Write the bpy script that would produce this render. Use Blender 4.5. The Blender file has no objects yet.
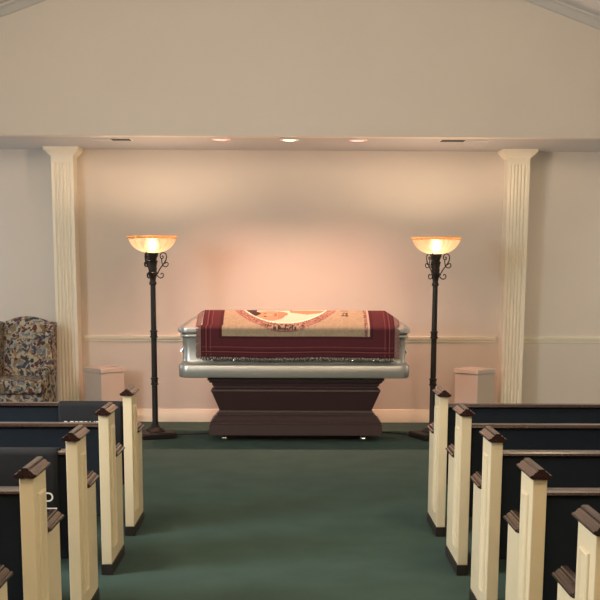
import bpy, bmesh, math, random
from mathutils import Vector, Matrix
random.seed(7)
PI = math.pi
S = bpy.context.scene
COL = S.collection

# ------------------------------------------------------------------ materials
def mat(name, col, rough=0.6, metal=0.0, spec=0.5, var=0.0, vscale=6.0, bump=0.0, bscale=80.0, coat=0.0, stretch=None):
    m = bpy.data.materials.new(name); m.use_nodes = True
    nt = m.node_tree; N = nt.nodes; L = nt.links
    b = N['Principled BSDF']
    b.inputs['Base Color'].default_value = (*col, 1); b.inputs['Roughness'].default_value = rough
    b.inputs['Metallic'].default_value = metal; b.inputs['Specular IOR Level'].default_value = spec
    b.inputs['Coat Weight'].default_value = coat
    tc = N.new('ShaderNodeTexCoord'); src = tc.outputs['Object']
    if stretch:
        mp = N.new('ShaderNodeMapping'); mp.inputs['Scale'].default_value = stretch
        L.new(src, mp.inputs['Vector']); src = mp.outputs['Vector']
    nz = N.new('ShaderNodeTexNoise'); nz.inputs['Scale'].default_value = vscale; nz.inputs['Detail'].default_value = 5
    L.new(src, nz.inputs['Vector'])
    mx = N.new('ShaderNodeMix'); mx.data_type = 'RGBA'
    mx.inputs[6].default_value = (*[c*(1-var) for c in col], 1); mx.inputs[7].default_value = (*[min(1, c*(1+var)) for c in col], 1)
    L.new(nz.outputs['Fac'], mx.inputs[0]); L.new(mx.outputs[2], b.inputs['Base Color'])
    if bump:
        n2 = N.new('ShaderNodeTexNoise'); n2.inputs['Scale'].default_value = bscale; n2.inputs['Detail'].default_value = 3
        L.new(src, n2.inputs['Vector'])
        bp = N.new('ShaderNodeBump'); bp.inputs['Strength'].default_value = bump; bp.inputs['Distance'].default_value = 0.004
        L.new(n2.outputs['Fac'], bp.inputs['Height']); L.new(bp.outputs['Normal'], b.inputs['Normal'])
    return m

def emis(name, col, st):
    m = bpy.data.materials.new(name); m.use_nodes = True
    b = m.node_tree.nodes['Principled BSDF']
    b.inputs['Base Color'].default_value = (*col, 1)
    b.inputs['Emission Color'].default_value = (*col, 1); b.inputs['Emission Strength'].default_value = st
    return m

M = {}
M['wall'] = mat('wallcovering', (.63, .56, .48), .75, var=.03, vscale=2, bump=.25, bscale=140)
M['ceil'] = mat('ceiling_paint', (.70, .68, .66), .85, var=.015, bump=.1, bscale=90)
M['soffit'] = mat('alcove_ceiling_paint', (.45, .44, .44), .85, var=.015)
M['trim'] = mat('trim_paint', (.80, .73, .58), .45, var=.02)
M['crown'] = mat('crown_paint', (.56, .53, .49), .55, var=.02)
M['carpet'] = mat('green_carpet', (.058, .096, .082), .95, spec=.1, var=.22, vscale=3.5, bump=.9, bscale=420)
M['cream'] = mat('cream_enamel', (.75, .64, .43), .36, var=.03, vscale=3)
M['wood'] = mat('mahogany', (.030, .013, .011), .22, var=.35, vscale=9, coat=.35, stretch=(6, .6, 6))
M['plinth'] = mat('dark_plinth', (.022, .016, .013), .45, var=.2)
M['navy'] = mat('navy_upholstery', (.011, .016, .023), .85, spec=.15, var=.15, vscale=20, bump=.4, bscale=500)
M['cloth'] = mat('charcoal_cloth', (.022, .023, .026), .9, spec=.15, var=.12, vscale=14, bump=.3, bscale=400)
M['white'] = mat('white_print', (.85, .85, .82), .7)
M['silver'] = mat('brushed_silver', (.50, .50, .47), .34, metal=.68, var=.05, vscale=3, stretch=(.3, 8, 8))
M['chrome'] = mat('bright_chrome', (.85, .84, .80), .15, metal=1)
M['bier'] = mat('maroon_lacquer', (.050, .026, .026), .42, var=.10, vscale=4)
M['rubber'] = mat('caster_rubber', (.25, .25, .25), .5)
M['iron'] = mat('bronze_iron', (.017, .014, .012), .5, metal=.35, var=.35, vscale=25, bump=.3, bscale=60)
M['cord'] = mat('black_cord', (.012, .012, .012), .6)
M['pedestal'] = mat('pedestal_laminate', (.60, .50, .42), .55, var=.03)
M['chairleg'] = mat('walnut_leg', (.06, .03, .02), .4, var=.2)
M['vent'] = mat('vent_white', (.55, .54, .52), .5)
M['ventdark'] = mat('vent_slot_shade', (.03, .03, .03), .8)
M['can'] = mat('can_trim', (.75, .70, .66), .4)
M['bulb'] = emis('lamp_bulb', (1.0, .71, .48), 430)
M['pinkspot'] = emis('pink_spot_glass', (1.0, .30, .24), 3.0)
M['whitespot'] = emis('white_spot_glass', (1.0, .86, .60), 3.5)

def shade_mat(name, col, tr):
    m = bpy.data.materials.new(name); m.use_nodes = True
    nt = m.node_tree; N = nt.nodes; L = nt.links
    N.clear()
    out = N.new('ShaderNodeOutputMaterial')
    tc = N.new('ShaderNodeTexCoord'); nz = N.new('ShaderNodeTexNoise'); nz.inputs['Scale'].default_value = 22
    L.new(tc.outputs['Object'], nz.inputs['Vector'])
    mx = N.new('ShaderNodeMix'); mx.data_type = 'RGBA'
    mx.inputs[6].default_value = (*[c*.85 for c in col], 1); mx.inputs[7].default_value = (*col, 1)
    L.new(nz.outputs['Fac'], mx.inputs[0])
    t = N.new('ShaderNodeBsdfTranslucent'); d = N.new('ShaderNodeBsdfDiffuse'); g = N.new('ShaderNodeBsdfGlossy')
    g.inputs['Roughness'].default_value = .2
    L.new(mx.outputs[2], t.inputs['Color']); L.new(mx.outputs[2], d.inputs['Color'])
    rf = N.new('ShaderNodeBsdfRefraction'); rf.inputs['Roughness'].default_value = .58; rf.inputs['IOR'].default_value = 1.15
    L.new(mx.outputs[2], rf.inputs['Color'])
    tt = N.new('ShaderNodeMixShader'); tt.inputs[0].default_value = .6
    L.new(t.outputs[0], tt.inputs[1]); L.new(rf.outputs[0], tt.inputs[2])
    a = N.new('ShaderNodeMixShader'); a.inputs[0].default_value = tr
    L.new(d.outputs[0], a.inputs[1]); L.new(tt.outputs[0], a.inputs[2])
    c = N.new('ShaderNodeMixShader'); c.inputs[0].default_value = .05
    L.new(a.outputs[0], c.inputs[1]); L.new(g.outputs[0], c.inputs[2]); L.new(c.outputs[0], out.inputs[0])
    return m
M['glass'] = shade_mat('alabaster_glass', (.97, .87, .72), .85)
M['rimglass'] = shade_mat('amber_rim_glass', (.80, .47, .20), .4)

def floral():
    m = bpy.data.materials.new('floral_tapestry'); m.use_nodes = True
    nt = m.node_tree; N = nt.nodes; L = nt.links; b = N['Principled BSDF']
    b.inputs['Roughness'].default_value = .9; b.inputs['Specular IOR Level'].default_value = .1
    tc = N.new('ShaderNodeTexCoord')
    nz = N.new('ShaderNodeTexNoise'); nz.inputs['Scale'].default_value = 13; nz.inputs['Detail'].default_value = 2
    L.new(tc.outputs['Object'], nz.inputs['Vector'])
    ma = N.new('ShaderNodeVectorMath'); ma.operation = 'MULTIPLY_ADD'
    ma.inputs[1].default_value = (.13, .13, .13)
    L.new(nz.outputs['Color'], ma.inputs[0]); L.new(tc.outputs['Object'], ma.inputs[2])
    def voro(scale, vec):
        v = N.new('ShaderNodeTexVoronoi'); v.inputs['Scale'].default_value = scale; L.new(vec, v.inputs['Vector']); return v
    v1 = voro(21, ma.outputs[0]); v2 = voro(42, ma.outputs[0])
    def ramp(stops):
        r = N.new('ShaderNodeValToRGB'); r.color_ramp.interpolation = 'CONSTANT'
        e = r.color_ramp.elements
        e[0].position, e[0].color = stops[0][0], (*stops[0][1], 1)
        e[1].position, e[1].color = stops[1][0], (*stops[1][1], 1)
        for p, c in stops[2:]:
            k = e.new(p); k.color = (*c, 1)
        return r
    def sep(v):
        s = N.new('ShaderNodeSeparateColor'); L.new(v.outputs['Color'], s.inputs[0]); return s
    # large blooms / leaves, small sprigs over a cream ground
    r1 = ramp([(0, (.06, .075, .095)), (.24, (.12, .045, .045)), (.40, (.20, .22, .22)), (.58, (.045, .055, .06)), (.72, (.24, .16, .08)), (.84, (.10, .055, .06))])
    r2 = ramp([(0, (.44, .37, .25)), (.3, (.36, .35, .32)), (.55, (.28, .19, .11)), (.75, (.13, .14, .14)), (.88, (.42, .36, .26))])
    L.new(sep(v1).outputs[0], r1.inputs[0]); L.new(sep(v2).outputs[1], r2.inputs[0])
    th = N.new('ShaderNodeMath'); th.operation = 'LESS_THAN'; th.inputs[1].default_value = .50
    L.new(v1.outputs['Distance'], th.inputs[0])
    mx = N.new('ShaderNodeMix'); mx.data_type = 'RGBA'
    L.new(th.outputs[0], mx.inputs[0]); L.new(r2.outputs[0], mx.inputs[6]); L.new(r1.outputs[0], mx.inputs[7])
    L.new(mx.outputs[2], b.inputs['Base Color'])
    return m
M['floral'] = floral()

def woven():
    m = bpy.data.materials.new('woven_throw'); m.use_nodes = True
    nt = m.node_tree; N = nt.nodes; L = nt.links; b = N['Principled BSDF']
    b.inputs['Roughness'].default_value = .9; b.inputs['Specular IOR Level'].default_value = .1
    at = N.new('ShaderNodeAttribute'); at.attribute_name = 'weave'
    tc = N.new('ShaderNodeTexCoord')
    nz = N.new('ShaderNodeTexNoise'); nz.inputs['Scale'].default_value = 160; nz.inputs['Detail'].default_value = 2
    L.new(tc.outputs['Object'], nz.inputs['Vector'])
    mr = N.new('ShaderNodeMapRange'); mr.inputs[3].default_value = .75; mr.inputs[4].default_value = 1.25
    L.new(nz.outputs['Fac'], mr.inputs[0])
    vm = N.new('ShaderNodeVectorMath'); vm.operation = 'SCALE'
    L.new(at.outputs['Color'], vm.inputs[0]); L.new(mr.outputs[0], vm.inputs['Scale'])
    L.new(vm.outputs[0], b.inputs['Base Color'])
    bp = N.new('ShaderNodeBump'); bp.inputs['Strength'].default_value = .4; bp.inputs['Distance'].default_value = .003
    L.new(nz.outputs['Fac'], bp.inputs['Height']); L.new(bp.outputs['Normal'], b.inputs['Normal'])
    return m
M['throw'] = woven()
M['fringe'] = mat('throw_fringe', (.09, .075, .07), .95, spec=.1, var=.5, vscale=60)
M['tassel'] = mat('pale_tassel', (.50, .45, .40), .95, spec=.1, var=.3, vscale=60)
M['sidefringe'] = mat('side_fringe', (.26, .16, .14), .95, spec=.1, var=.4, vscale=50)

# ------------------------------------------------------------------ mesh helpers
class MB:
    def __init__(s): s.bm = bmesh.new()
    def faces(s, vs, fs):
        v = [s.bm.verts.new(p) for p in vs]
        for f in fs:
            try: s.bm.faces.new([v[i] for i in f])
            except ValueError: pass
        return v
    def box(s, x0, x1, y0, y1, z0, z1):
        vs = [(x, y, z) for x in (x0, x1) for y in (y0, y1) for z in (z0, z1)]
        s.faces(vs, [(0, 1, 3, 2), (4, 6, 7, 5), (0, 4, 5, 1), (2, 3, 7, 6), (0, 2, 6, 4), (1, 5, 7, 3)])
        return s
    def rings(s, rr, cap=True, close=False):
        n = len(rr[0]); vs = [p for r in rr for p in r]; fs = []
        m = len(rr)
        for k in range(m if close else m-1):
            a = k*n; b = ((k+1) % m)*n
            for i in range(n):
                j = (i+1) % n
                fs.append((a+i, a+j, b+j, b+i))
        if cap and not close:
            fs.append(tuple(range(n))[::-1]); fs.append(tuple((m-1)*n+i for i in range(n)))
        s.faces(vs, fs); return s
    def prism(s, poly, axis, a0, a1):
        def P(p, a):
            if axis == 'x': return (a, p[0], p[1])
            if axis == 'y': return (p[0], a, p[1])
            return (p[0], p[1], a)
        return s.rings([[P(p, a0) for p in poly], [P(p, a1) for p in poly]])
    def lathe(s, prof, cx=0, cy=0, n=32, cap=True, mod=None):
        rr = []
        for r, z in prof:
            rr.append([(cx+r*(mod(a) if mod else 1)*math.cos(a), cy+r*(mod(a) if mod else 1)*math.sin(a), z) for a in [2*PI*i/n for i in range(n)]])
        return s.rings(rr, cap)
    def tube(s, pts, r, n=8, closed=False):
        pts = [Vector(p) for p in pts]; rr = []; m = len(pts)
        prev = None
        for i, p in enumerate(pts):
            if closed: t = pts[(i+1) % m]-pts[i-1]
            else: t = pts[min(i+1, m-1)]-pts[max(i-1, 0)]
            t.normalize()
            if prev is None:
                ref = Vector((0, 0, 1)) if abs(t.z) < .9 else Vector((1, 0, 0))
                u = t.cross(ref).normalized()
            else:
                u = (prev - t*prev.dot(t)).normalized()
            prev = u; w = t.cross(u)
            ri = r[i] if isinstance(r, (list, tuple)) else r
            rr.append([tuple(p+ri*(math.cos(2*PI*k/n)*u+math.sin(2*PI*k/n)*w)) for k in range(n)])
        return s.rings(rr, not closed, closed)
    def sphere(s, c, r, n=16, sc=(1, 1, 1)):
        prof = [(max(1e-4, math.sin(PI*i/10)), -math.cos(PI*i/10)) for i in range(11)]
        return s.rings([[(c[0]+r*sc[0]*q*math.cos(2*PI*k/n), c[1]+r*sc[1]*q*math.sin(2*PI*k/n), c[2]+r*sc[2]*z) for k in range(n)] for q, z in prof])
    def build(s, name, material, parent=None, smooth=35, bevel=0, seg=2, subsurf=0, kind=None, label=None):
        bmesh.ops.recalc_face_normals(s.bm, faces=s.bm.faces)
        me = bpy.data.meshes.new(name); s.bm.to_mesh(me); s.bm.free()
        me.materials.append(material)
        if smooth:
            for p in me.polygons: p.use_smooth = True
            if smooth < 180: me.set_sharp_from_angle(angle=math.radians(smooth))
        o = bpy.data.objects.new(name, me); COL.objects.link(o)
        if parent: o.parent = parent
        if bevel:
            m = o.modifiers.new('bevel', 'BEVEL'); m.width = bevel; m.segments = seg; m.limit_method = 'ANGLE'; m.angle_limit = math.radians(40)
            m.harden_normals = False
        if subsurf:
            m = o.modifiers.new('sub', 'SUBSURF'); m.levels = subsurf; m.render_levels = subsurf
        if kind: o['kind'] = kind
        if label: o['label'] = label
        return o

def tag(o, label, cat, group=None):
    o['label'] = label; o['category'] = cat
    if group: o['group'] = group
    return o
def thing(name, label, cat, loc=(0, 0, 0), rz=0, group=None):
    o = bpy.data.objects.new(name, None); COL.objects.link(o)
    o.location = loc; o.rotation_euler = (0, 0, rz); o.empty_display_size = .2
    return tag(o, label, cat, group)
def copy_tree(o, parent=None):
    c = o.copy(); COL.objects.link(c)
    if parent: c.parent = parent
    for ch in list(o.children): copy_tree(ch, c)
    return c
def rrect(a, b, r, n=6):
    r = min(r, a-1e-4, b-1e-4); out = []
    for cx, cy, s in ((a-r, b-r, 0), (-(a-r), b-r, 1), (-(a-r), -(b-r), 2), (a-r, -(b-r), 3)):
        for i in range(n+1):
            t = PI/2*(s+i/n); out.append((cx+r*math.cos(t), cy+r*math.sin(t)))
    return out

# ------------------------------------------------------------------ the room
SX, YB, YH, YR = 4.6, 11.95, 10.654, -3.0
ZS = 2.76
GZ, GS = 4.757, .358
def gz(x): return GZ-GS*abs(x)
def struct(o): o['kind'] = 'structure'; return o
struct(MB().box(-SX, SX, YR, YB+.1, -.1, 0).build('floor', M['carpet'], smooth=0))
struct(MB().box(-SX, SX, YB, YB+.12, 0, ZS).build('wall_back', M['wall'], smooth=0))
struct(MB().prism([(-SX, ZS), (SX, ZS), (SX, gz(SX)), (0, GZ), (-SX, gz(SX))], 'y', YH, YH+.12).build('wall_header', M['wall'], smooth=0))
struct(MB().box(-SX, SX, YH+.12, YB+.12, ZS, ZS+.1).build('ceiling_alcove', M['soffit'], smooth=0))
for sgn, nm in ((-1, 'ceiling_left'), (1, 'ceiling_right')):
    p = [(0, GZ), (sgn*SX, gz(SX)), (sgn*SX, gz(SX)+.12), (0, GZ+.12)]
    struct(MB().prism(p, 'y', YR, YH).build(nm, M['ceil'], smooth=0))
for sgn, nm in ((-1, 'wall_left'), (1, 'wall_right')):
    x0, x1 = sorted((sgn*SX, sgn*(SX+.12)))
    struct(MB().box(x0, x1, YR, YB+.12, 0, gz(SX)+.12).build(nm, M['wall'], smooth=0))
struct(MB().prism([(-SX, 0), (SX, 0), (SX, gz(SX)), (0, GZ), (-SX, gz(SX))], 'y', YR-.12, YR).build('wall_rear', M['wall'], smooth=0))
# crown mould following the gable on the header
for k, sgn in ((1, -1), (2, 1)):
    prof = [(0, 0), (.012, 0), (.03, .02), (.045, .05), (.075, .07), (.08, .085), (0, .085)]
    mb = MB()
    def cr(x): return [(x, YH-p[0], gz(x)-.085+p[1]) for p in prof]
    mb.rings([cr(0), cr(sgn*SX)])
    struct(mb.build('trim_%d' % k, M['crown'], smooth=30))
# chair rail and baseboard of the back wall, each interrupted by the two pilasters
rail = [(0, 0), (.012, .004), (.012, .018), (.022, .026), (.026, .038), (.03, .048), (.03, .062), (0, .066)]
base = [(0, 0), (.018, 0), (.018, .10), (.012, .112), (.010, .13), (0, .135)]
for k, (x0, x1) in enumerate(((-SX, -2.386), (-2.108, 2.142), (2.42, SX))):
    struct(MB().prism([(YB-d, .836+z) for d, z in rail], 'x', x0, x1).build('trim_%d' % (3+k), M['trim'], smooth=30))
    struct(MB().prism([(YB-d, z) for d, z in base], 'x', x0, x1).build('baseboard_%s' % ('left', 'back', 'right')[k], M['trim'], smooth=30))

# ------------------------------------------------------------------ pilasters
def pilaster(cx, label):
    t = thing('pilaster', label, 'pilaster', (cx, YB, 0), group='fluted pilasters of the alcove')
    y1 = -.001; y0 = -.23; hw = .108
    # fluted shaft: plan outline with five shallow grooves on its face
    pl = [(-hw, y1), (-hw, y0)]
    for k in range(5):
        c = -.068+.034*k
        for a in range(7):
            an = PI*a/6
            pl.append((c-.011*math.cos(an), y0+.011*math.sin(an)))
    pl += [(hw, y0), (hw, y1)]
    flat = [(-hw, y1), (-hw, y0)]
    sh = MB(); sh.prism(pl, 'z', .20, 2.612)
    sh.build('shaft', M['trim'], t, smooth=30)
    MB().box(-hw, hw, y0, y1, 2.612, 2.676).build('neck', M['trim'], t, smooth=0)
    def sq(g, z): return [(-hw-g, y1, z), (-hw-g, y0-g, z), (hw+g, y0-g, z), (hw+g, y1, z)]
    c = MB(); c.rings([sq(0, 2.675), sq(.008, 2.676), sq(.010, 2.686), sq(.020, 2.690), sq(.034, 2.705), sq(.052, 2.722), sq(.057, 2.730), sq(.063, 2.731), sq(.066, ZS)])
    c.build('capital', M['trim'], t, smooth=30)
    b = MB(); b.rings([sq(.03, 0), sq(.03, .15), sq(.02, .165), sq(.012, .19), sq(0, .2)])
    b.build('base', M['trim'], t, smooth=30)
    return t
pilaster(-2.247, 'cream fluted pilaster with flared capital on the left, between armchair and pedestal')
pilaster(2.281, 'cream fluted pilaster with flared capital on the right side of the alcove')

# ------------------------------------------------------------------ vents and recessed spots in the alcove soffit
def vent(cx, cy, w, label, dark):
    t = thing('ceiling_vent', label, 'vent', (cx, cy, ZS), group='slot vents in the alcove ceiling')
    f = MB(); h = .10
    f.box(-w/2, w/2, -h, -h+.012, -.003, 0); f.box(-w/2, w/2, h-.012, h, -.003, 0)
    f.box(-w/2, -w/2+.012, -h+.012, h-.012, -.003, 0); f.box(w/2-.012, w/2, -h+.012, h-.012, -.003, 0)
    f.build('frame', M['vent'], t, smooth=0)
    x0, x1 = (-w/2+.012, w/2-.012)
    mid = 0
    a, b = ((mid, x1), (x0, mid)) if dark > 0 else ((x0, mid), (mid, x1))
    MB().box(a[0], a[1], -h+.012, h-.012, -.0032, -.001).build('slot_shade_plate', M['ventdark'], t, smooth=0)  # solid dark plate, its colour stands in for shade inside the slot
    s = MB()
    for k in range(10):
        y = -h+.018+k*.0170
        s.box(b[0], b[1], y, y+.012, -.006, -.001)
    s.build('louvers', M['vent'], t, smooth=0)
vent(-1.645, 10.99, .38, 'slim ceiling vent above the left torchiere lamp, beside left pilaster', 1)
vent(1.615, 10.935, .46, 'slim ceiling vent above the right torchiere lamp, beside right pilaster', -1)

def spot(cx, cy, label, gm):
    t = thing('recessed_light', label, 'ceiling light', (cx, cy, ZS), group='recessed spotlights in the alcove ceiling')
    r = MB(); r.lathe([(.070, 0), (.088, 0), (.086, -.008), (.072, -.010)], n=36, cap=False)
    bm = r.bm
    r.build('trim_ring', M['can'], t)
    MB().lathe([(.001, -.012), (.05, -.010), (.071, -.002), (.001, -.001)], n=36, cap=False).build('lens', gm, t)
spot(-.626, 10.90, 'recessed ceiling spotlight glowing pink, leftmost of the three over the casket', M['pinkspot'])
spot(0, 10.91, 'recessed ceiling spotlight glowing warm white, the middle of the three', M['whitespot'])
spot(.63, 10.92, 'recessed ceiling spotlight glowing pink, rightmost of the three over the casket', M['pinkspot'])

# ------------------------------------------------------------------ pews
CAPH = [(.030, 0), (.041, .006), (.042, .010), (.041, .014), (.036, .0165), (.031, .0165), (.029, .020), (.024, .0265), (.017, .0295), (.0145, .0300), (.0135, .036), (.009, .0395)]
CAPP = CAPH+[(-p, z) for p, z in CAPH[::-1]]
def make_pew(sgn, label, group):
    # origin: floor, rear corner at the aisle face; +y is towards the casket; sgn=+1 runs to +x
    t = thing('church_pew', label, 'pew', group=group)
    W, T = 3.1, .053
    def end(x0, aisle):
        xa, xb = (x0, x0+sgn*T); lo, hi = min(xa, xb), max(xa, xb); cx = (lo+hi)/2
        e = MB().prism([(0, .058), (.445, .058), (.445, .602), (.215, .602), (.215, .858), (0, .858)], 'x', lo, hi).build('end_panel', M['cream'], t, smooth=0, bevel=.003)
        MB().box(lo-.004, hi+.004, -.004, .450, 0, .058).build('plinth', M['plinth'], e, smooth=0, bevel=.002)
        MB().prism([(cx+p, .856+z) for p, z in CAPP], 'y', -.020, .240).build('top_cap', M['wood'], e, smooth=28)
        MB().prism([(cx+p, .600+z) for p, z in CAPP], 'y', .2155, .468).build('arm_cap', M['wood'], e, smooth=28)
        # raised moulding panel on the outer face
        f = xa-sgn*.0005 if aisle else xb
        d = -sgn if aisle else sgn
        ps = [(.060, .135), (.165, .135), (.165, .785), (.060, .785)]
        def ring(g, h): return [(f+d*h, p[0]+(g if p[0] < .1 else -g), p[1]+(g if p[1] < .4 else -g)) for p in ps]
        r = MB(); r.rings([ring(0, 0), ring(.003, .006), ring(.009, .009), ring(.018, .003), ring(.024, .002)])
        r.build('raised_panel', M['cream'], e, smooth=25)
    end(0, True); end(sgn*(W-T), False)
    x0, x1 = sorted((sgn*T, sgn*(W-T)))
    MB().prism([(.03, .31), (.075, .31), (.072, .788), (.03, .788)], 'x', x0, x1).build('upholstered_back', M['navy'], t, smooth=0, bevel=.01)
    rp = [(.018, .787), (.088, .787), (.094, .793), (.092, .802), (.082, .808), (.024, .808), (.014, .802), (.012, .793)]
    MB().prism(rp, 'x', x0, x1).build('top_rail', M['wood'], t, smooth=30)
    MB().prism([(.075, .37), (.43, .385), (.435, .40), (.075, .385)], 'x', x0, x1).build('seat_board', M['wood'], t, smooth=0)
    MB().prism([(.077, .386), (.43, .401), (.445, .415), (.445, .435), (.42, .45), (.077, .435)], 'x', x0, x1).build('seat_cushion', M['navy'], t, smooth=40, bevel=.008)
    return t
YROW = [6.815, 5.925, 5.04, 4.15, 3.265]
ordn = ['front-row', 'second-row', 'third-row', 'fourth-row', 'fifth-row']
left_lab = [
    'front-row pew left of the aisle, nearest the left lamp, reserved cloth over its navy back',
    'second-row pew left of the aisle, bare navy back under a brown rail',
    'third-row pew left of the aisle, charcoal cloth hanging over its back',
    'fourth-row pew left of the aisle, tall cream end and brown caps at lower left',
    'nearest pew left of the aisle, only brown arm tip in the bottom-left corner']
right_lab = [
    'front-row pew right of the aisle, nearest the right lamp, black back and cream end',
    'second pew from the front on the right of the aisle',
    'third pew from the front right of the aisle, middle of five cream ends',
    'fourth pew from the front on the right of the aisle',
    'nearest pew right of the aisle, cream end cut off by the bottom-right corner']
pl = make_pew(-1, left_lab[0], 'pews left of the aisle')
pr = make_pew(1, right_lab[0], 'pews right of the aisle')
for i, y in enumerate(YROW):
    a = pl if i == 0 else copy_tree(pl); a.location = (-.934, y, 0); a['label'] = left_lab[i]
    b = pr if i == 0 else copy_tree(pr); b.location = (.90, y, 0); b['label'] = right_lab[i]

# ------------------------------------------------------------------ reserved cloths over two pews
def text_mesh(body, size):
    cu = bpy.data.curves.new('lettering', 'FONT'); cu.body = body; cu.size = size; cu.extrude = .0006; cu.offset = size*.012
    cu.align_x = 'CENTER'; cu.space_character = 1.12
    o = bpy.data.objects.new('tmp', cu); COL.objects.link(o)
    dg = bpy.context.evaluated_depsgraph_get(); me = bpy.data.meshes.new_from_object(o.evaluated_get(dg))
    bpy.data.objects.remove(o); me.materials.clear(); me.materials.append(M['white']); return me
def pew_cloth(xc, w, yrow, hang, label, txt_x, txt_z, txt_s, line=None):
    t = thing('pew_cloth', label, 'cloth', (xc, yrow, 0), group='charcoal reserved cloths on the left pews')
    path = [(.006, .795-hang), (.004, .70), (.002, .79), (.006, .804), (.020, .812), (.05, .8135), (.086, .812), (.098, .804), (.100, .79), (.100, .56)]
    n = 26; rr = []
    for i in range(n+1):
        x = -w/2+w*i/n
        rr.append([(x, y+(.0015*math.sin(x*38) if k in (0,) else 0), z) for k, (y, z) in enumerate(path)])
    mb = MB(); m = len(path)
    mb.faces([p for r in rr for p in r], [(i*m+j, (i+1)*m+j, (i+1)*m+j+1, i*m+j+1) for i in range(n) for j in range(m-1)])
    c = mb.build('drape', M['cloth'], t, smooth=60)
    s = c.modifiers.new('solid', 'SOLIDIFY'); s.thickness = .0025; s.offset = 0
    for body, bx, bz, bs in ((b, x, z, q) for b, x, z, q in txt_x):
        o = bpy.data.objects.new('lettering', text_mesh(body, bs)); COL.objects.link(o); o.parent = t
        o.location = (bx-xc, .0005 if bz > .7 else -.0005, bz); o.rotation_euler = (PI/2, 0, 0); o['label'] = 'white block lettering'
    if line:
        MB().box(line[0]-xc, line[1]-xc, -.0005, .0025, line[2], line[2]+.005).build('printed_line', M['white'], t, smooth=0)
pew_cloth(-1.184, .375, YROW[0], .42, 'charcoal cloth with white lettering draped over the front-row left pew back',
          [('RESERVED', -1.213, .666, .052)], 0, 0)
pew_cloth(-1.31, .57, YROW[2], .42, 'charcoal cloth with white lettering draped over the third-row left pew back',
          [('RESERVED', -1.195, .582, .060)], 0, 0, line=(-1.34, -1.034, .548))

# ------------------------------------------------------------------ bier (catafalque)
BX, BY = .066, 10.80
bier = thing('casket_bier', 'dark maroon moulded casket bier on small casters in front of the alcove wall', 'bier', (BX, BY, 0))
hx = lambda x: x
prof = [(.813, .605), (.813, .574), (.800, .570), (.795, .552), (.775, .546), (.770, .522), (.752, .514), (.752, .502), (.768, .496), (.782, .486), (.784, .470), (.778, .464), (.708, .284), (.712, .279), (.716, .268), (.728, .262), (.728, .245), (.745, .236), (.782, .190), (.790, .188), (.790, .168), (.800, .160), (.802, .064)]
def bring(hw, z):
    d = .813-hw; hd = .25-d
    return [(-hw, -hd, z), (hw, -hd, z), (hw, hd, z), (-hw, hd, z)]
def bier_part(name, z_hi, z_lo):
    pr_ = [p for p in prof if z_lo-1e-6 <= p[1] <= z_hi+1e-6]
    MB().rings([bring(*p) for p in pr_[::-1]]).build(name, M['bier'], bier, smooth=20, bevel=.0)
bier_part('top_moulding', .605, .464)
bier_part('tapered_panel', .464, .284)
bier_part('base_moulding', .284, .064)
for cx in (-.665, .63):
    for cy in (-.17, .17):
        w = MB()
        w.rings([[(cx+x, cy+.028*math.cos(a), .028+.028*math.sin(a)) for a in [2*PI*i/20 for i in range(20)]] for x in (-.019, .019)])
        cw = w.build('caster', M['chrome'], bier)
        f = MB(); f.box(cx-.025, cx-.021, cy-.014, cy+.014, .02, .060); f.box(cx+.021, cx+.025, cy-.014, cy+.014, .02, .060); f.box(cx-.025, cx+.025, cy-.016, cy+.016, .057, .064)
        f.build('caster_fork', M['chrome'], cw, smooth=0)

# ------------------------------------------------------------------ casket
CX, CY = .050, 10.79
casket = thing('casket', 'closed silver metal casket resting on the maroon bier, throw over its lid', 'casket', (CX, CY, .605))
def sec(a, b, r, z): return [(x*1.009, y, z-.605) for x, y in rrect(a, b, r)]
MB().rings([sec(1.025, .325, .075, .606), sec(1.040, .338, .085, .611), sec(1.046, .343, .09, .622), sec(1.046, .343, .09, .712), sec(1.040, .338, .085, .724), sec(1.028, .328, .08, .730), sec(1.020, .322, .08, .736), sec(1.018, .318, .08, .745)]).build('base_moulding', M['silver'], casket, smooth=40)
MB().rings([sec(1.016, .312, .07, .740), sec(1.012, .306, .07, .750), sec(1.010, .302, .07, .765), sec(1.010, .302, .07, .955), sec(1.014, .306, .07, .972)]).build('body', M['silver'], casket, smooth=40)
MB().rings([sec(1.014, .308, .08, .968), sec(1.028, .328, .08, .972), sec(1.034, .333, .08, .982), sec(1.030, .330, .08, .996), sec(1.020, .322, .08, 1.002)]).build('body_rim', M['silver'], casket, smooth=40)
def lid_z(dx, dy):
    tx = max(0, min(1, (1.045-abs(dx))/.205)); ty = max(0, min(1, (.345-abs(dy))/.345))
    return 1.060+.134*min(tx, 1-(1-ty)**1.5)
lid = MB()
rr = [sec(1.015, .318, .08, 1.003), sec(1.030, .330, .085, 1.008), sec(1.046, .345, .09, 1.020), sec(1.048, .347, .09, 1.050), sec(1.045, .345, .09, 1.060)]
for k in range(1, 11):
    q = (k/10)*.985; ty = 1-(1-q)**(1/1.5)
    rr.append(sec(1.045-.205*q, .345*(1-ty), .09*(1-q), 1.060+.134*q))
lid.rings(rr).build('lid', M['silver'], casket, smooth=30)
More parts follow.
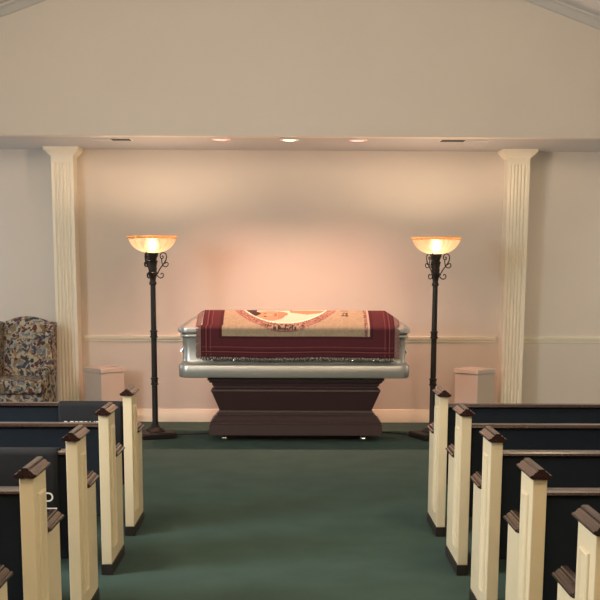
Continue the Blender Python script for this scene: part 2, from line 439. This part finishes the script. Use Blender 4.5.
# handle bar along the front, its lugs and knobs
hb = MB(); hb.tube([(-.80, -.343, .776-.605), (.84, -.343, .776-.605)], .008, 10)
bar = hb.build('handle_bar', M['silver'], casket)
for x in (-.746, -.547, .525, .716, .79):
    l = MB(); l.tube([(x, -.298, .792-.605), (x, -.343, .776-.605), (x, -.384, .771-.605)], .007, 8); l.sphere((x, -.388, .771-.605), .013, sc=(1.9 if x > .75 else 1, 1, .6 if x > .75 else 1))
    l.build('handle_lug', M['chrome'], bar)
for s in (-1, 1):
    h = MB()
    h.sphere((s*1.010, -.06, .89-.605), .03, sc=(.4, 1, 1)); h.sphere((s*1.010, .06, .89-.605), .03, sc=(.4, 1, 1))
    h.tube([(s*1.008, -.06, .89-.605), (s*1.022, -.06, .87-.605), (s*1.034, -.05, .845-.605), (s*1.036, 0, .838-.605), (s*1.034, .05, .845-.605), (s*1.022, .06, .87-.605), (s*1.008, .06, .89-.605)], .011, 10)
    h.tube([(s*.995, -.22, .885-.605), (s*1.016, -.22, .868-.605), (s*1.034, -.22, .835-.605)], [.018, .014, .016], 10)
    h.build('end_handle', M['chrome'], casket, label='chrome end handle')

# ------------------------------------------------------------------ woven throw over the casket
TX, THW = .082, .875       # centre and half width of the woven field
throw = thing('woven_throw', 'maroon and tan fringed portrait throw draped over the silver casket lid', 'throw', (TX, CY, 1.0))
FR = -.345-.010
path = []                   # (w, dy, z) w>0 up the lid towards the middle, w<0 down the front drape
nd, nl = 44, 70
for i in range(nd):
    z = .800+(1.046-.800)*i/nd
    path.append((z-1.060, FR-.004-.006*(1-i/nd), z))
path.append((-.006, FR-.002, 1.054)); path.append((0, FR+.008, 1.064))
for i in range(1, nl+1):
    dy = -.338+.338*2*i/nl
    path.append((.345+dy if dy <= 0 else .345+dy, dy, None))
for i in range(24):
    z = 1.052-.21*i/23
    path.append((.70+i*.009, .357, z))
BLK = (.012, .010, .012)
def hsh(a, b):
    v = math.sin(a*127.1+b*311.7)*43758.5453; return v-math.floor(v)
def col_at(x, w):
    X = x+TX
    maroon = (.085, .022, .027); dk = (.060, .016, .020); tan = (.33, .265, .180); cream = (.62, .50, .39)
    e = min(x+THW, THW-x)             # distance from the side edges
    eb = w+.260                       # distance from the front hem
    if X > -.605 and X < .735 and w > -.070:
        # tan field with a narrow patterned edge
        if X > .715: return (.45, .34, .27)
        if X > .685: return (.17, .09, .08) if hsh(round(X*130), round(w*130)) > .35 else (.35, .24, .17)
        if X < -.590 and False: return tan
        q = math.sqrt(((X+.035)/.49)**2+((.45-w)/.485)**2)
        if q < 1:
            if q > .83:
                if q > .98 or q < .85: return (.22, .11, .09)
                if abs(X+.01) < .22 and w < .035 and .87 < q < .965:
                    return (.05, .03, .03) if hsh(round(X*95), round(q*55)) > .45 else (.34, .24, .17)
                return (.20, .09, .08) if (hsh(round(X*105), round(w*105)) > .42) else (.36, .21, .15)
            if q > .805: return (.86, .74, .60)
            # portrait: figure lying with the head towards the left
            u, v = X+.200, w-.190
            if w > .325 and -.36 < X < .03: return BLK
            if (u/.165)**2+(v/.105)**2 < 1 or ((u-.03)/.16)**2+((v-.03)/.08)**2 < 1:
                f = (.44, .23, .145)
                if u < -.09+.03*math.sin(v*40): return (.045, .030, .025)
                if ((u+.02)/.016)**2+((v+.025)/.012)**2 < 1 or ((u+.02)/.016)**2+((v-.045)/.012)**2 < 1: return (.12, .05, .035)
                if abs(u-.075) < .009 and abs(v-.01) < .030: return (.34, .10, .07)
                if abs(v-.01) < .010 and -.01 < u < .045: return (.52, .29, .19)
                if u > .10: return (.40, .18, .11)
                return f
            if u < -.10 and w > .16 and u > -.22 and q < .80: return (.05, .035, .03)
            if .01 < X < .36 and w > .205+.05*abs(X-.17)/.17 and w < .325: return (.42, .19, .115)
            return cream
        # small dark script, seen sideways
        if .455 < X < .545 and .17 < w < .345:
            a = (X-.455)/.09; b_ = (w-.17)/.175
            if (abs(b_-.10) < .07 and .3 < a < 1) or (abs(a-.85) < .10 and b_ < .45) or (abs(b_-.42) < .05 and a > .4) or (abs(a-.5) < .07 and .1 < b_ < .3) or (abs(b_-.72) < .05 and a > .25) or (abs(b_-.93) < .05 and a > .3):
                return (.10, .06, .04)
        n = hsh(round(X*70), round(w*70))
        return tuple(c*(.90+.2*n) for c in tan)
    if X > -.63 and X < .76 and w > -.095: return dk
    for a, b_, c in ((.0, .006, dk), (.030, .040, dk), (.044, .050, (.24, .08, .08)), (.054, .066, dk), (.085, .090, (.22, .06, .065)), (.092, .098, dk)):
        if a <= e < b_ or a <= eb < b_: return c
    
    return maroon
nx = 300; vs = []; cols = []
for i in range(nx+1):
    f = i/nx; x = -THW+2*THW*f
    for (w, dy, z) in path:
        if z is None: zz = lid_z(x+TX-CX, dy)+.009
        else: zz = z
        yy = dy
        if w < -.02:
            amp = min(1, (-w-.02)/.2)
            yy = dy-.005*amp*(1+math.sin(x*17+1))-.0025*amp*math.sin(x*41)
            zz = zz+.004*amp*math.sin(x*6)
        vs.append((x-.012*(1 if w > .02 else 0)*(x/THW if x < 0 else 0), yy, zz-1.0)); cols.append(col_at(x, w))
m = len(path)
mb = MB()
mb.faces(vs, [(i*m+j, (i+1)*m+j, (i+1)*m+j+1, i*m+j+1) for i in range(nx) for j in range(m-1)])
mb.bm.verts.ensure_lookup_table()
fl = mb.build('woven_field', M['throw'], throw, smooth=180)
ca = fl.data.color_attributes.new('weave', 'FLOAT_COLOR', 'POINT')
for i, c in enumerate(cols): ca.data[i].color = (*c, 1)
sm = fl.modifiers.new('solid', 'SOLIDIFY'); sm.thickness = .005; sm.offset = 1
# fringe: front hem and two sides
fr = MB()
for i in range(520):
    x = -THW+2*THW*(i+.5)/520+random.uniform(-.003, .003)
    y = FR-.012; z = .802-1.0+.004*math.sin(x*6); l = random.uniform(.022, .044)
    fr.tube([(x, y, z), (x+random.uniform(-.004, .004), y-.004, z-l*.5), (x+random.uniform(-.010, .010), y-.002+random.uniform(-.006, .003), z-l)], [.0022, .0030, .0022], 4)
fr.build('front_fringe', M['fringe'], throw, smooth=60, kind='stuff')
fp = MB()
for i in range(120):
    x = -THW+2*THW*(i+random.random())/120
    y = FR-.016; z = .800-1.0+.004*math.sin(x*6)-random.uniform(0, .012); l = random.uniform(.010, .022)
    fp.tube([(x, y, z), (x+random.uniform(-.004, .004), y-.003, z-l*.5), (x+random.uniform(-.014, .014), y-.001, z-l)], [.0022, .0036, .0018], 5)
fp.build('pale_tassels', M['tassel'], throw, smooth=60, kind='stuff', label='pale twisted tassels of the front fringe')
for s in (-1, 1):
    fs_ = MB()
    for j in range(0, len(path)-1):
        for h in range(4):
            w, dy, z = path[j]; w2, dy2, z2 = path[j+1]
            k = h*.25+random.uniform(0, .2)
            x0 = s*THW
            za = (lid_z(x0+TX-CX, dy)+.010) if z is None else z
            zb = (lid_z(x0+TX-CX, dy2)+.010) if z2 is None else z2
            y = dy*(1-k)+dy2*k; zz = za*(1-k)+zb*k-1.0
            l = random.uniform(.030, .050)
            xo = x0+s*l
            drop = 0
            if z is None: drop = (za-lid_z(xo+TX-CX, dy))-.006
            else: drop = .008+random.uniform(0, .008)
            if w < -.02: y -= .006*min(1, (-w-.02)/.2)
            fs_.tube([(x0-(.012 if s < 0 and w > .02 else 0)*s*0, y, zz), (x0+s*l*.5, y-.001, zz-drop*.4), (xo, y, zz-drop)], .0022, 4)
    fs_.build('side_fringe', M['sidefringe'], throw, smooth=60, kind='stuff')

# ------------------------------------------------------------------ torchiere lamps
def spiral(cx, cz, r0, r1, a0, a1, n=14):
    return [(cx+(r0+(r1-r0)*i/n)*math.cos(a0+(a1-a0)*i/n), cz+(r0+(r1-r0)*i/n)*math.sin(a0+(a1-a0)*i/n)) for i in range(n+1)]
def make_lamp(label):
    t = thing('torchiere_lamp', label, 'floor lamp', group='torchiere lamps beside the casket')
    b = MB(); s = .165
    def sq(h, z): return [(-h, -h, z), (h, -h, z), (h, h, z), (-h, h, z)]
    b.rings([sq(s-.003, 0), sq(s, .008), sq(s, .048), sq(s-.012, .058)])
    b.rings([sq(.075, .056), sq(.075, .066), sq(.062, .074), sq(.045, .092), sq(.036, .096), sq(.032, .115)])
    b.build('base', M['iron'], t, smooth=30, bevel=.003)
    p = MB(); p.lathe([(.030, .105), (.031, .14), (.027, .16), (.027, .52), (.026, 1.0), (.024, 1.46)], n=20); p.build('pole', M['iron'], t)
    for z in (.534, .979):
        c = MB(); c.lathe([(.028, z-.035), (.037, z-.032), (.037, z-.022), (.031, z-.018), (.031, z+.018), (.037, z+.022), (.037, z+.032), (.028, z+.035)], n=20)
        c.build('collar', M['iron'], t)
    c = MB()
    c.lathe([(.024, 1.43), (.034, 1.44), (.034, 1.455), (.026, 1.47), (.030, 1.50), (.040, 1.53), (.046, 1.545), (.036, 1.56), (.040, 1.585), (.036, 1.60), (.044, 1.64), (.050, 1.655), (.036, 1.662), (.040, 1.68), (.050, 1.70), (.056, 1.722), (.060, 1.732), (.02, 1.736)], n=20, mod=lambda a: 1+.05*math.cos(6*a))
    c.build('turned_socket', M['iron'], t)
    for k in range(3):
        an = k*2*PI/3-.30
        def pl_(pts): return [(r*math.cos(an), r*math.sin(an), z-.018) for r, z in pts]
        big = spiral(.105, 1.718, .012, .030, -PI*.6+2*PI, -PI*1.0+0)      # inner top curl
        top = spiral(.085, 1.705, .010, .024, PI*2.2, PI*.0)
        s1 = [(.086, 1.712), (.094, 1.722), (.100, 1.712), (.096, 1.698), (.084, 1.694), (.072, 1.704), (.070, 1.725), (.082, 1.745), (.104, 1.750), (.124, 1.738), (.130, 1.712), (.124, 1.682), (.108, 1.655), (.090, 1.632), (.070, 1.605), (.052, 1.575), (.043, 1.55)]
        s2 = [(.066, 1.665), (.080, 1.66), (.092, 1.655), (.094, 1.636), (.106, 1.622), (.126, 1.620), (.142, 1.632), (.144, 1.650), (.132, 1.662), (.118, 1.658), (.116, 1.646)]
        s2b = [(.084, 1.694), (.084, 1.675), (.088, 1.65), (.094, 1.634), (.106, 1.622), (.126, 1.620), (.142, 1.632), (.144, 1.650), (.132, 1.662), (.118, 1.658), (.114, 1.646)]
        s3 = [(.036, 1.545), (.052, 1.525), (.072, 1.515), (.092, 1.522), (.100, 1.540), (.094, 1.558), (.080, 1.560), (.074, 1.548)]
        q = MB()
        q.tube(pl_(s1), .0055, 8); q.tube(pl_(s2b), .005, 8); q.tube(pl_(s3), .005, 8)
        q.build('scroll', M['iron'], t, smooth=60)
    bo = MB(); n = 144
    def fl_(a): return 1+.022*math.cos(24*a)
    pr2 = [(.02, 1.730), (.06, 1.733), (.10, 1.743), (.14, 1.762), (.17, 1.786), (.195, 1.818), (.208, 1.846), (.214, 1.862)]
    bo.lathe(pr2, n=n, cap=False, mod=fl_)
    bw = bo.build('glass_bowl', M['glass'], t, smooth=60)
    sd = bw.modifiers.new('solid', 'SOLIDIFY'); sd.thickness = .004
    r = MB(); r.lathe([(.212, 1.858), (.222, 1.861), (.232, 1.868), (.234, 1.879), (.230, 1.883), (.222, 1.877), (.212, 1.866)], n=72, cap=False)
    r.build('bowl_rim', M['rimglass'], bw, smooth=60, label='amber glass rim')
    bu = MB(); bu.sphere((0, 0, 1.800), .045, sc=(1, 1, 1.2)); bu.build('bulb', M['bulb'], t, smooth=60)
    return t
la = make_lamp('tall bronze torchiere lamp with lit glass bowl, left of the casket')
lb = copy_tree(la); lb['label'] = 'tall bronze torchiere lamp with lit glass bowl, right of the casket'
la.location = (-1.268, 10.86, 0); la.rotation_euler.z = math.radians(22)
lb.location = (1.368, 10.86, 0); lb.rotation_euler.z = math.radians(22)
for lamp, pts in ((la, [(-1.16, 10.94, .035), (-1.05, 10.99, .008), (-.9, 11.02, .007), (-.7, 11.1, .007), (-.4, 11.25, .007)]),
                  (lb, [(1.24, 10.93, .035), (1.17, 11.0, .012), (1.05, 11.12, .007), (.9, 11.2, .007), (.72, 11.24, .007), (.4, 11.25, .007)])):
    inv = (Matrix.Translation(lamp.location) @ Matrix.Rotation(lamp.rotation_euler.z, 4, 'Z')).inverted()
    sp = []
    for i in range(len(pts)-1):
        p0, p1, p2, p3 = (Vector(pts[max(0, min(len(pts)-1, i+k))]) for k in (-1, 0, 1, 2))
        for j in range(8):
            u = j/8
            sp.append(.5*((2*p1)+(-p0+p2)*u+(2*p0-5*p1+4*p2-p3)*u*u+(-p0+3*p1-3*p2+p3)*u**3))
    sp.append(Vector(pts[-1]))
    k = MB(); k.tube([inv @ p for p in sp], .007, 6); k.build('power_cord', M['cord'], lamp, smooth=60)

# ------------------------------------------------------------------ pedestals
def pedestal(cx, cy, label):
    t = thing('pedestal', label, 'pedestal', (cx, cy, 0), math.radians(45), group='low square pedestals by the back wall')
    h = .150
    b = MB(); b.box(-h+.009, h-.009, -h+.009, h-.009, 0, .565); b.build('column', M['pedestal'], t, smooth=0, bevel=.003)
    c = MB()
    def sq(g, z): return [(-g, -g, z), (g, -g, z), (g, g, z), (-g, g, z)]
    c.rings([sq(h-.004, .555), sq(h, .560), sq(h, .598), sq(h-.003, .602)]); c.build('cap', M['pedestal'], t, smooth=0)
pedestal(-1.856, 11.58, 'low beige pedestal standing angled beside the left pilaster')
pedestal(1.878, 11.58, 'low beige pedestal standing angled beside the right pilaster')

# ------------------------------------------------------------------ wing chair
ch = thing('wingback_armchair', 'floral tapestry wingback armchair by the back wall at far left', 'armchair', (-2.615, 11.28, 0), math.radians(-2))
# back: a camel-topped upholstered slab leaning back
def crest(u): return 1.055+.055*math.cos(u*PI/2*.95)**1.2 - .015*abs(u)**3
bk = MB(); NU, NV = 20, 14
front = []; back = []
for i in range(NU+1):
    u = -1+2*i/NU
    for j in range(NV+1):
        v = j/NV
        z = .42+(crest(u)-.42)*v
        x = u*(.232+.018*v)
        puff = .050*(1-u**4)*(1-(2*v-1)**6)**.5 if 0 < v < 1 else 0
        y = .10+.16*v
        front.append((x, y-puff, z)); back.append((x, y+.10-.03*v, z-.004))
nvp = NV+1; vsl = front+back; off = len(front); fsl = []
for i in range(NU):
    for j in range(NV):
        a = i*nvp+j; fsl.append((a, a+nvp, a+nvp+1, a+1)); fsl.append((off+a, off+a+1, off+a+nvp+1, off+a+nvp))
for j in range(NV):
    fsl.append((j, j+1, off+j+1, off+j)); a = NU*nvp+j; fsl.append((a, off+a, off+a+1, a+1))
for i in range(NU):
    a = i*nvp; fsl.append((a, off+a, off+a+nvp, a+nvp)); a = i*nvp+NV; fsl.append((a, a+nvp, off+a+nvp, off+a))
bk.faces(vsl, fsl); bk.build('backrest', M['floral'], ch, smooth=60, bevel=.012, seg=3)
for s in (-1, 1):
    # wing: side outline in (y,z), thick and rounded
    ol = [(.22, .50), (.285, 1.02), (.27, 1.052), (.235, 1.060), (.16, 1.048), (.09, 1.015), (.045, .95), (.03, .87), (.045, .78), (.03, .70), (-.02, .64), (-.02, .50)]
    w = MB(); rr = []
    for t_, g in ((-.032, .014), (-.024, .003), (0, 0), (.024, .003), (.032, .014)):
        cy_ = sum(p[0] for p in ol)/len(ol); cz_ = sum(p[1] for p in ol)/len(ol)
        rr.append([(s*(.258+.012*(z-.5))+t_, y+(cy_-y)*g*4, z+(cz_-z)*g*1.6) for y, z in ol])
    w.rings(rr); w.build('wing', M['floral'], ch, smooth=50)
    a = MB()
    a.box(s*.265-.032, s*.265+.032, -.26, .2, .22, .60); a.build('arm', M['floral'], ch, smooth=0, bevel=.025, seg=4)
    r_ = MB(); r_.tube([(s*.268, -.275, .595), (s*.268, -.26, .60), (s*.268, .1, .612), (s*.268, .15, .62)], [.03, .045, .042, .03], 16); r_.build('arm_roll', M['floral'], ch, smooth=60)
sc = MB()
pl3 = [(-.29, -.42), (.29, -.42), (.29, -.28), (.228, -.275), (.228, .11), (-.228, .11), (-.228, -.275), (-.29, -.28)]
sc.prism(pl3, 'z', .40, .535); sc.build('seat_cushion', M['floral'], ch, smooth=40, bevel=.03, seg=4)
MB().box(-.285, .285, -.39, .20, .17, .398).build('seat_base', M['floral'], ch, smooth=0, bevel=.012)
for x in (-.25, .25):
    for y, dy in ((-.35, -.01), (.17, .05)):
        l = MB(); l.tube([(x, y, .19), (x, y+dy*.5, .09), (x, y+dy, 0)], [.026, .022, .015], 10); l.build('leg', M['chairleg'], ch)

# ------------------------------------------------------------------ lights
def area(name, loc, target, size, energy, col, shape='DISK', size_y=None):
    l = bpy.data.lights.new(name, 'AREA'); l.shape = shape; l.size = size
    if size_y: l.size_y = size_y
    l.energy = energy; l.color = col
    o = bpy.data.objects.new(name, l); COL.objects.link(o); o.location = loc
    o.rotation_euler = (Vector(target)-Vector(loc)).to_track_quat('-Z', 'Y').to_euler()
    return o
def spotl(name, loc, target, energy, col, ang, blend=.6, r=.04):
    l = bpy.data.lights.new(name, 'SPOT'); l.energy = energy; l.color = col; l.spot_size = math.radians(ang); l.spot_blend = blend; l.shadow_soft_size = r
    o = bpy.data.objects.new(name, l); COL.objects.link(o); o.location = loc
    o.rotation_euler = (Vector(target)-Vector(loc)).to_track_quat('-Z', 'Y').to_euler()
    return o
def pointl(name, loc, energy, col, r):
    l = bpy.data.lights.new(name, 'POINT'); l.energy = energy; l.color = col; l.shadow_soft_size = r
    o = bpy.data.objects.new(name, l); COL.objects.link(o); o.location = loc
for x in (-1.7, 1.7):
    for y, e in ((5.6, 84), (2.0, 74), (-1.4, 74)):
        pointl('chapel_lamp', (x, y, 3.45), e, (1.0, .79, .54), .16)
spotl('spot_pink', (-.626, 10.90, ZS-.03), (-.5, 11.05, .9), 128, (1.0, .42, .31), 118, 1)
spotl('spot_white', (0, 10.91, ZS-.03), (.02, 10.9, .9), 95, (1.0, .76, .55), 120, 1)
spotl('spot_pink', (.63, 10.92, ZS-.03), (.55, 11.05, .9), 118, (1.0, .42, .31), 118, 1)
# daylight from the left windows, and an added warm fill on the right
area('window_and_fill_light', (-SX+.05, 4.5, 1.9), (0, 5.2, .6), 1.6, 640, (.84, .92, 1.0), 'RECTANGLE', 4.5)
area('window_and_fill_light', (-SX+.05, 11.2, 1.6), (-2.4, 11.8, 1.5), 1.0, 26, (.78, .88, 1.0), 'RECTANGLE', 1.6)
area('window_and_fill_light', (SX-.05, 11.2, 1.6), (2.6, 11.9, 1.5), 1.0, 16, (1.0, .92, .80), 'RECTANGLE', 1.6)  # added to brighten the right back wall, no window known there
w = bpy.data.worlds.new('world'); S.world = w; w.use_nodes = True
w.node_tree.nodes['Background'].inputs[0].default_value = (.5, .55, .6, 1); w.node_tree.nodes['Background'].inputs[1].default_value = .3

# ------------------------------------------------------------------ camera
cam = bpy.data.cameras.new('camera'); co = bpy.data.objects.new('camera', cam); COL.objects.link(co)
f = 1150.0; d = Vector((289-300, -(264-460), f)).normalized()          # direction of +y in camera axes (right, up, forward)
ro = math.radians(.25)
xc = Vector((math.cos(ro), -math.sin(ro), 0)); xc = (xc-d*xc.dot(d)).normalized()
zc = d.cross(xc)
right = Vector((xc[0], d[0], zc[0])); up = Vector((xc[1], d[1], zc[1])); fw = Vector((xc[2], d[2], zc[2]))
mw = Matrix(((right.x, up.x, -fw.x, 0), (right.y, up.y, -fw.y, 0), (right.z, up.z, -fw.z, 1.632), (0, 0, 0, 1)))
co.matrix_world = mw
cam.sensor_width = 36; cam.lens = f/600*36; cam.shift_y = 160/600; cam.clip_start = .05
S.camera = co
S.view_settings.view_transform = 'Standard'; S.view_settings.look = 'None'; S.view_settings.gamma = 1
S.view_settings.use_curve_mapping = False
S.view_settings.exposure = 0.0
